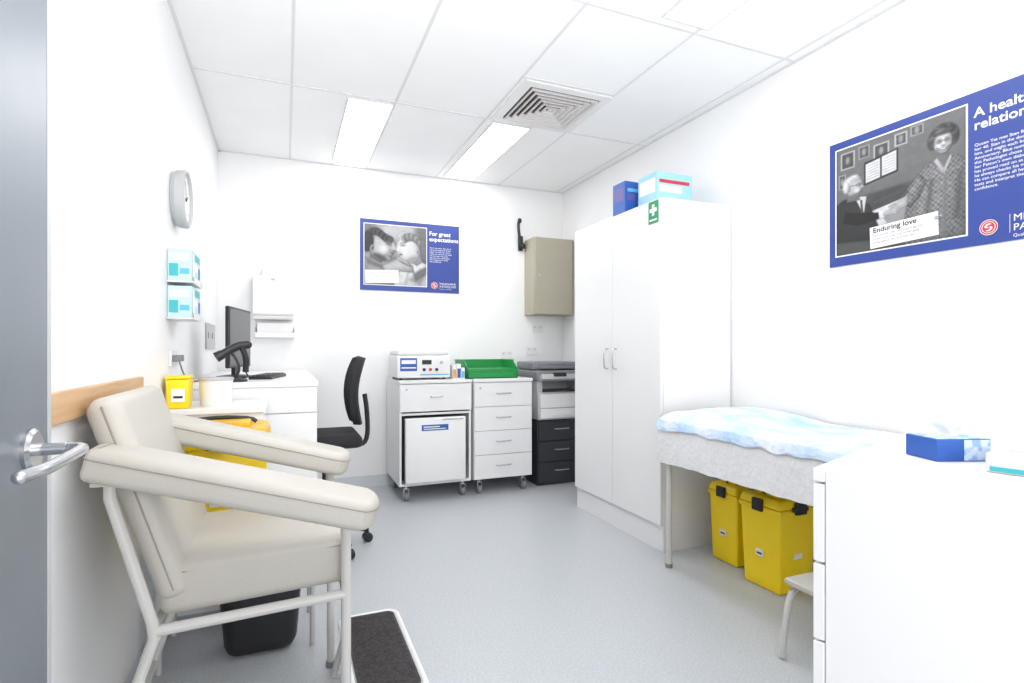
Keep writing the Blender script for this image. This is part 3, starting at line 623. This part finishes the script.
# ---------------------------------------------------------------- yellow bins
def sharps_bin(loc,rz,w,d_,h,label,lidmat=YEL):
    t=T('clinical_waste_bin',label,'waste bin',loc,rz=rz,local=True,group='yellow clinical waste bins')
    t.part('body',M().taper(0,0,0,h*.84,w*.84,d_*.84,w*.94,d_*.94,bev=.014),YEL)
    t.part('rim',M().box(-w*.49,w*.49,-d_*.49,d_*.49,h*.80,h*.85,bev=.006),YEL)
    m=M().taper(0,0,h*.851,h*.95,w,d_,w*.9,d_*.86,bev=.014); m.box(-w*.3,w*.3,-d_*.25,d_*.25,h*.945,h,bev=.008); t.part('lid',m,lidmat)
    t.part('latch',M().box(-.035,.035,-d_*.5-.012,-d_*.5+.004,h*.80,h*.93,bev=.005).box(-.05,.05,-d_*.5-.008,-d_*.5+.004,h*.83,h*.88,bev=.004),BLACK)
    t.part('latch',M().box(-w*.5-.012,-w*.5+.004,-.03,.03,h*.80,h*.93,bev=.005),BLACK)
    t.part('handle',M().tube([(-w*.35,0,h*.97),(-w*.3,0,h*1.0),(-w*.1,0,h*1.015),(w*.1,0,h*1.015),(w*.3,0,h*1.0),(w*.35,0,h*.97)],.008,smooth=1),BLACK)
    t.part('label',M().box(-w*.46-.001,-w*.46+.004,-.022,.022,h*.33,h*.40,bev=0).box(-w*.46-.0015,-w*.46,-.015,.015,h*.35,h*.37,bev=0,mi=1),[WHITE,BLACK])
    t.part('label',M().box(-.025,.025,-d_*.46,-d_*.46+.004,h*.35,h*.40,bev=0),WHITE)
    return t
sharps_bin((2.325,2.31,0),0,.25,.22,.45,'yellow clinical waste bin under the couch beside the tall cupboard')
sharps_bin((2.26,1.995,0),0,.26,.26,.475,'yellow clinical waste bin with black latches under the couch')
SZ=.42
t=T('low_stool','low steel framed stand carrying a yellow bin beside the workbench','stand',(-.22,2.43,0))
t.part('top',M().box(-.44,.12,2.27,2.60,SZ-.02,SZ,bev=.004),LAM)
for x in (-.42,.10):
    for y in (2.29,2.58): t.part('leg',M().cyl((x,y,0),(x,y,SZ-.02),.011),FRAME)
sharps_bin((-.232,2.42,SZ),0,.36,.32,.470,'large yellow clinical waste bin with mustard lid on a stand',MUST)
t=T('waste_basket','black plastic waste basket on the floor under the stand','waste basket',(-.09,2.40,0))
m=M(); m.taper(-.085,2.37,0,.26,.25,.20,.29,.23,bev=.05,seg=5,open_top=True); t.part('body',m,BLACK)
t.part('rim',M().tube([(-.085+sx*.137,2.37+sy*.107,.26) for sx,sy in ((-1,-1),(1,-1),(1,1),(-1,1))],.006,closed=True),BLACK)
# ---------------------------------------------------------------- office chair
ocx,ocy=.215,3.36
t=T('office_chair','black fabric office chair on a star base tucked under the desk','office chair',(ocx,ocy,0))
t.part('seat',M().box(ocx-.20,ocx+.19,ocy-.21,ocy+.21,.61,.685,bev=.032,seg=5),BFAB)
m=M()
def back(u,v):
    y=(u-.5)*.37*(1-.35*abs(2*v-1)**3); z=.73+.385*v
    x=.185+.035*math.sin(v*math.pi)*-1+.025*(1-(2*u-1)**2)+ .02*v
    return Vector((ocx+x,ocy+y,z))
m.grid(back,16,18,th=.04); t.part('backrest',m,BFAB,angle=60)
t.part('back_support',M().tube([(ocx+.05,ocy,.595),(ocx+.2,ocy,.59),(ocx+.245,ocy,.63),(ocx+.24,ocy,.8),(ocx+.225,ocy,.9)],.014,smooth=2),BLACK)
t.part('column',M().cyl((ocx,ocy,.12),(ocx,ocy,.35),.026).cyl((ocx,ocy,.35),(ocx,ocy,.60),.016).box(ocx-.08,ocx+.1,ocy-.06,ocy+.06,.575,.609,bev=.006).tube([(ocx,ocy-.05,.585),(ocx+.05,ocy-.25,.575)],.006),BLACK)
for k in range(5):
    a=k*2*math.pi/5+.15; ca,sa=math.cos(a),math.sin(a); ex,ey=ocx+.25*ca,ocy+.25*sa
    o=t.part('base_leg',M().tube([(ocx+.02*ca,ocy+.02*sa,.125),(ocx+.12*ca,ocy+.12*sa,.115),(ex,ey,.075)],.018,smooth=1),BLACK)
    t.part('castor',M().cyl((ex,ey,.04),(ex,ey,.085),.008).cyl((ex-.022*sa,ey+.022*ca,.028),(ex+.022*sa,ey-.022*ca,.028),.028),BLACK,parent=o)
# ---------------------------------------------------------------- collection chair
t=T('blood_collection_chair','grey beige vinyl blood collection chair with long padded armrests','chair',(-.08,1.83,0))
fx=.155
def tilt(cx,cz,a): return Matrix.Translation((cx,0,cz))@Matrix.Rotation(a,4,'Y')@Matrix.Translation((-cx,0,-cz))
mxs=tilt(-.06,.55,-.04)
t.part('seat',M().box(-.295,.175,1.595,2.065,.498,.636,bev=.028,seg=6,mx=mxs),CREAM)
t.part('seat_seam',M().tube([(-.29,1.5965,.607),(.1735,1.5965,.607),(.1735,2.0635,.607),(-.29,2.0635,.607)],.0022,closed=True,mx=mxs),CREAMD)
L=.56; a=math.atan2(.16,.50)
mb=Matrix.Translation((-.262,0,.56))@Matrix.Rotation(-a,4,'Y')
t.part('backrest',M().box(-.038,.042,1.585,2.10,-.03,L*.91,bev=.034,seg=6,mx=mb),CREAM)
t.part('backrest_seam',M().tube([(.004,1.5855,.0),(.004,1.5855,L*.87),(.004,2.0995,L*.87),(.004,2.0995,.0)],.0022,mx=mb),CREAMD)
def arm(P0,P1,w,th):
    P0=Vector(P0);P1=Vector(P1); d=(P1-P0); Ln=d.length; X=d.normalized(); Y=Vector((0,0,1)).cross(X).normalized(); Z=X.cross(Y)
    mx=Matrix(((X.x,Y.x,Z.x,P0.x),(X.y,Y.y,Z.y,P0.y),(X.z,Y.z,Z.z,P0.z),(0,0,0,1)))
    pts=[]
    for k in range(13):
        q=-math.pi/2+math.pi*k/12; pts.append((Ln-w*.28+w*.28*math.cos(q),w/2*math.sin(q),-th/2))
    for k in range(9):
        q=math.pi/2+math.pi*k/8; pts.append((w*.12+w*.12*math.cos(q),w*.42*math.sin(q),-th/2))
    m=M(); m.prism(pts,(0,0,th))
    b=m.bm
    ed=[e for e in b.edges if len(e.link_faces)==2 and e.calc_face_angle(0)>1.2]
    bmesh.ops.bevel(b,geom=ed,offset=.021,segments=6,profile=.5,affect='EDGES')
    bmesh.ops.transform(b,matrix=mx,verts=b.verts)
    s=M(); s.tube([mx@Vector((p[0]+(.001 if p[0]>.1 else -.001),p[1]*1.004,th*.19)) for p in pts],.0018,closed=True,n=8)
    return m,s
for P0,P1 in (((-.425,1.575,.905),(.225,1.470,.736)),((-.40,2.12,.918),(.215,2.06,.752))):
    m,s=arm(P0,P1,.160,.080); o=t.part('armrest',m,CREAM); t.part('armrest_seam',s,CREAMD,parent=o)
ft=.0135
for y,ya,yb in ((1.565,1.545,1.50),(2.11,2.115,2.07)):
    m=M()
    m.tube([(-.385,y,.860),(-.385,y,.81),(-.30,y,.50),(-.295,y,.46),(-.44,y,.012)],ft)
    m.tube([(-.298,y,.475),(fx,y,.492)],ft); m.tube([(fx,y,.012),(fx,y,.65),(fx-.005,(y+ya)/2,.725)],ft)
    m.box(-.42,-.30,y-.02,y+.02,.842,.854,bev=.002); m.cyl((fx,y,0),(fx,y,.02),.017,mi=1); m.cyl((-.441,y,0),(-.441,y,.02),.017,mi=1)
    t.part('side_frame',m,[FRAME,GPL])
for x,z in ((fx,.492),(-.298,.475),(-.40,.14)): t.part('cross_bar',M().tube([(x,1.565,z),(x,2.11,z)],.011),FRAME)
# foot step
t=T('step_stool','low step stool with black ribbed mat and silver rim','step stool',(.29,1.78,0))
def rr(x0,x1,y0,y1,r,z,n=6):
    P=[]
    for cx_,cy_,a in ((x1-r,y1-r,0),(x0+r,y1-r,1),(x0+r,y0+r,2),(x1-r,y0+r,3)):
        for k in range(n+1):
            q=(a+k/n)*math.pi/2; P.append((cx_+r*math.cos(q),cy_+r*math.sin(q),z))
    return P
sx0,sx1,sy0,sy1=.180,.378,1.53,2.04
t.part('platform',M().prism(rr(sx0,sx1,sy0,sy1,.035,.18),(0,0,.02)),LGP)
t.part('rim',M().tube(rr(sx0,sx1,sy0,sy1,.035,.195),.009,closed=True),WPL)
m=M().prism(rr(sx0+.012,sx1-.012,sy0+.012,sy1-.012,.028,.2),(0,0,.004))
k=sy0+.03
while k<sy1-.03: m.box(sx0+.02,sx1-.02,k,k+.004,.203,.2055,bev=0); k+=.009
t.part('mat',m,mat('ribbed_rubber',(.035,.03,.035),.8,col2=(.06,.055,.055),vscale=90))
for y in (sy0+.09,sy1-.05): t.part('leg',M().tube([(sx0+.02,y,.185),(sx0-.005,y,.10),(sx0-.03,y,.011),(sx1+.01,y,.011),(sx1+.005,y,.1),(sx1-.02,y,.185)],.011,smooth=1),FRAME)
t=T('step_stool','cream tubular step stool beside the couch','step stool',(1.89,1.38,0))
t.part('platform',M().box(1.755,2.06,1.20,1.52,.272,.297,bev=.008,seg=3),CREAM)
for y in (1.23,1.50):
    t.part('leg',M().tube([(1.725,y,.011),(1.725,y,.04),(1.752,y,.20),(1.785,y,.263),(2.03,y,.263),(2.06,y,.20),(2.085,y,.011)],.012,smooth=2),FRAME)
# ---------------------------------------------------------------- near drawer cabinet
A=math.radians(19); C0=(.945,.752)
t=T('bedside_cabinet','white laminate drawer cabinet with cartons on top beside the couch','cabinet',(C0[0],C0[1],0),rz=A,local=True)
CW,CD=.76,.52
t.part('body',M().box(.002,CW,-CD,-.021,.0,.934,bev=.003),LAM)
t.part('top_edge',M().box(.002,CW,-.0212,.001,.909,.934,bev=.002),LAM)
for z0,z1 in ((.02,.30),(.305,.60),(.605,.750),(.755,.905)):
    for xa,xb in ((.002,CW/2-.001),(CW/2+.001,CW)):
        o=t.part('drawer',M().box(xa,xb,-.02,0,z0,z1,bev=.0015),LAM)
        t.part('handle',bow(M(),((xa+xb)/2+.06,0,(z0+z1)/2),((xa+xb)/2-.06,0,(z0+z1)/2),(0,.022,0),.0045),STEEL,parent=o)
TZ=.9342
t=T('tissue_box','blue and white tissue box with a tissue pulled up','tissue box',(1.300,.715,TZ),rz=math.radians(-20),local=True)
t.part('body',M().box(-.058,.058,-.042,.042,0,.046,bev=.002),BLUEB)
PB=mat('carton_pale_blue',(.26,.44,.78),.5,col2=(.60,.70,.84),vscale=40,lo=.45,hi=.55)
t.part('side_print',M().box(.0,.0565,-.0426,-.0418,.002,.044,bev=0),PB)
t.part('top_print',M().box(-.054,.054,-.038,.038,.0455,.0466,bev=0),PB)
def tis(u,v):
    a=(u-.5)*.070; h=.044+v*(.034+.008*math.sin(u*7))
    return Vector((a*(.6+.45*v)+.005*math.sin(v*7),.020*math.sin(u*9+v*2)*(.3+v)*.7,h))
t.part('tissue',M().grid(tis,30,12),TISSUE,angle=80)
t=T('glove_box','low off-white carton of gloves on the cabinet','glove box',(1.262,.580,TZ),rz=math.radians(14),local=True)
t.part('body',M().box(-.040,.18,-.055,.035,0,.036,bev=.003),mat('off_white_card',(.64,.64,.63),.6))
t.part('label',M().box(-.03,.15,-.0558,-.0548,.003,.012,bev=0),TEALD)
t.part('end_label',M().box(-.0408,-.0398,-.045,.028,.003,.012,bev=0),TEALD)
t.part('opening',M().lathe([(0,.0355),(.024,.0355),(.024,.0368),(0,.0368)],(.03,-.01,0)),LGP)
# ---------------------------------------------------------------- lights, camera, world
def area(name,loc,rot,sx,sy,e):
    la=bpy.data.lights.new(name,'AREA'); la.shape='RECTANGLE'; la.size=sx; la.size_y=sy; la.energy=e
    lo=bpy.data.objects.new(name,la); COL.objects.link(lo); lo.location=loc; lo.rotation_euler=rot
area('rear_fill',(.7,-1.6,1.5),(math.radians(98),0,0),2.4,1.8,26)  # added soft fill behind the camera, not a real lamp
area('upward_fill',(.6,.6,1.6),(math.radians(140),0,math.radians(5)),.8,.6,16)  # added fill aimed up to brighten the ceiling, no fixture here
W=bpy.data.worlds.new('world'); S.world=W; W.use_nodes=True
W.node_tree.nodes['Background'].inputs[0].default_value=(.97,.98,1,1); W.node_tree.nodes['Background'].inputs[1].default_value=.8
cam=bpy.data.cameras.new('camera'); co=bpy.data.objects.new('camera',cam); COL.objects.link(co)
co.location=(0,0,1.163); co.rotation_euler=(math.pi/2,0,-math.radians(22.6))
cam.sensor_width=36; cam.lens=545/1024*36; cam.shift_y=8.5/1024; cam.clip_start=.02
S.camera=co
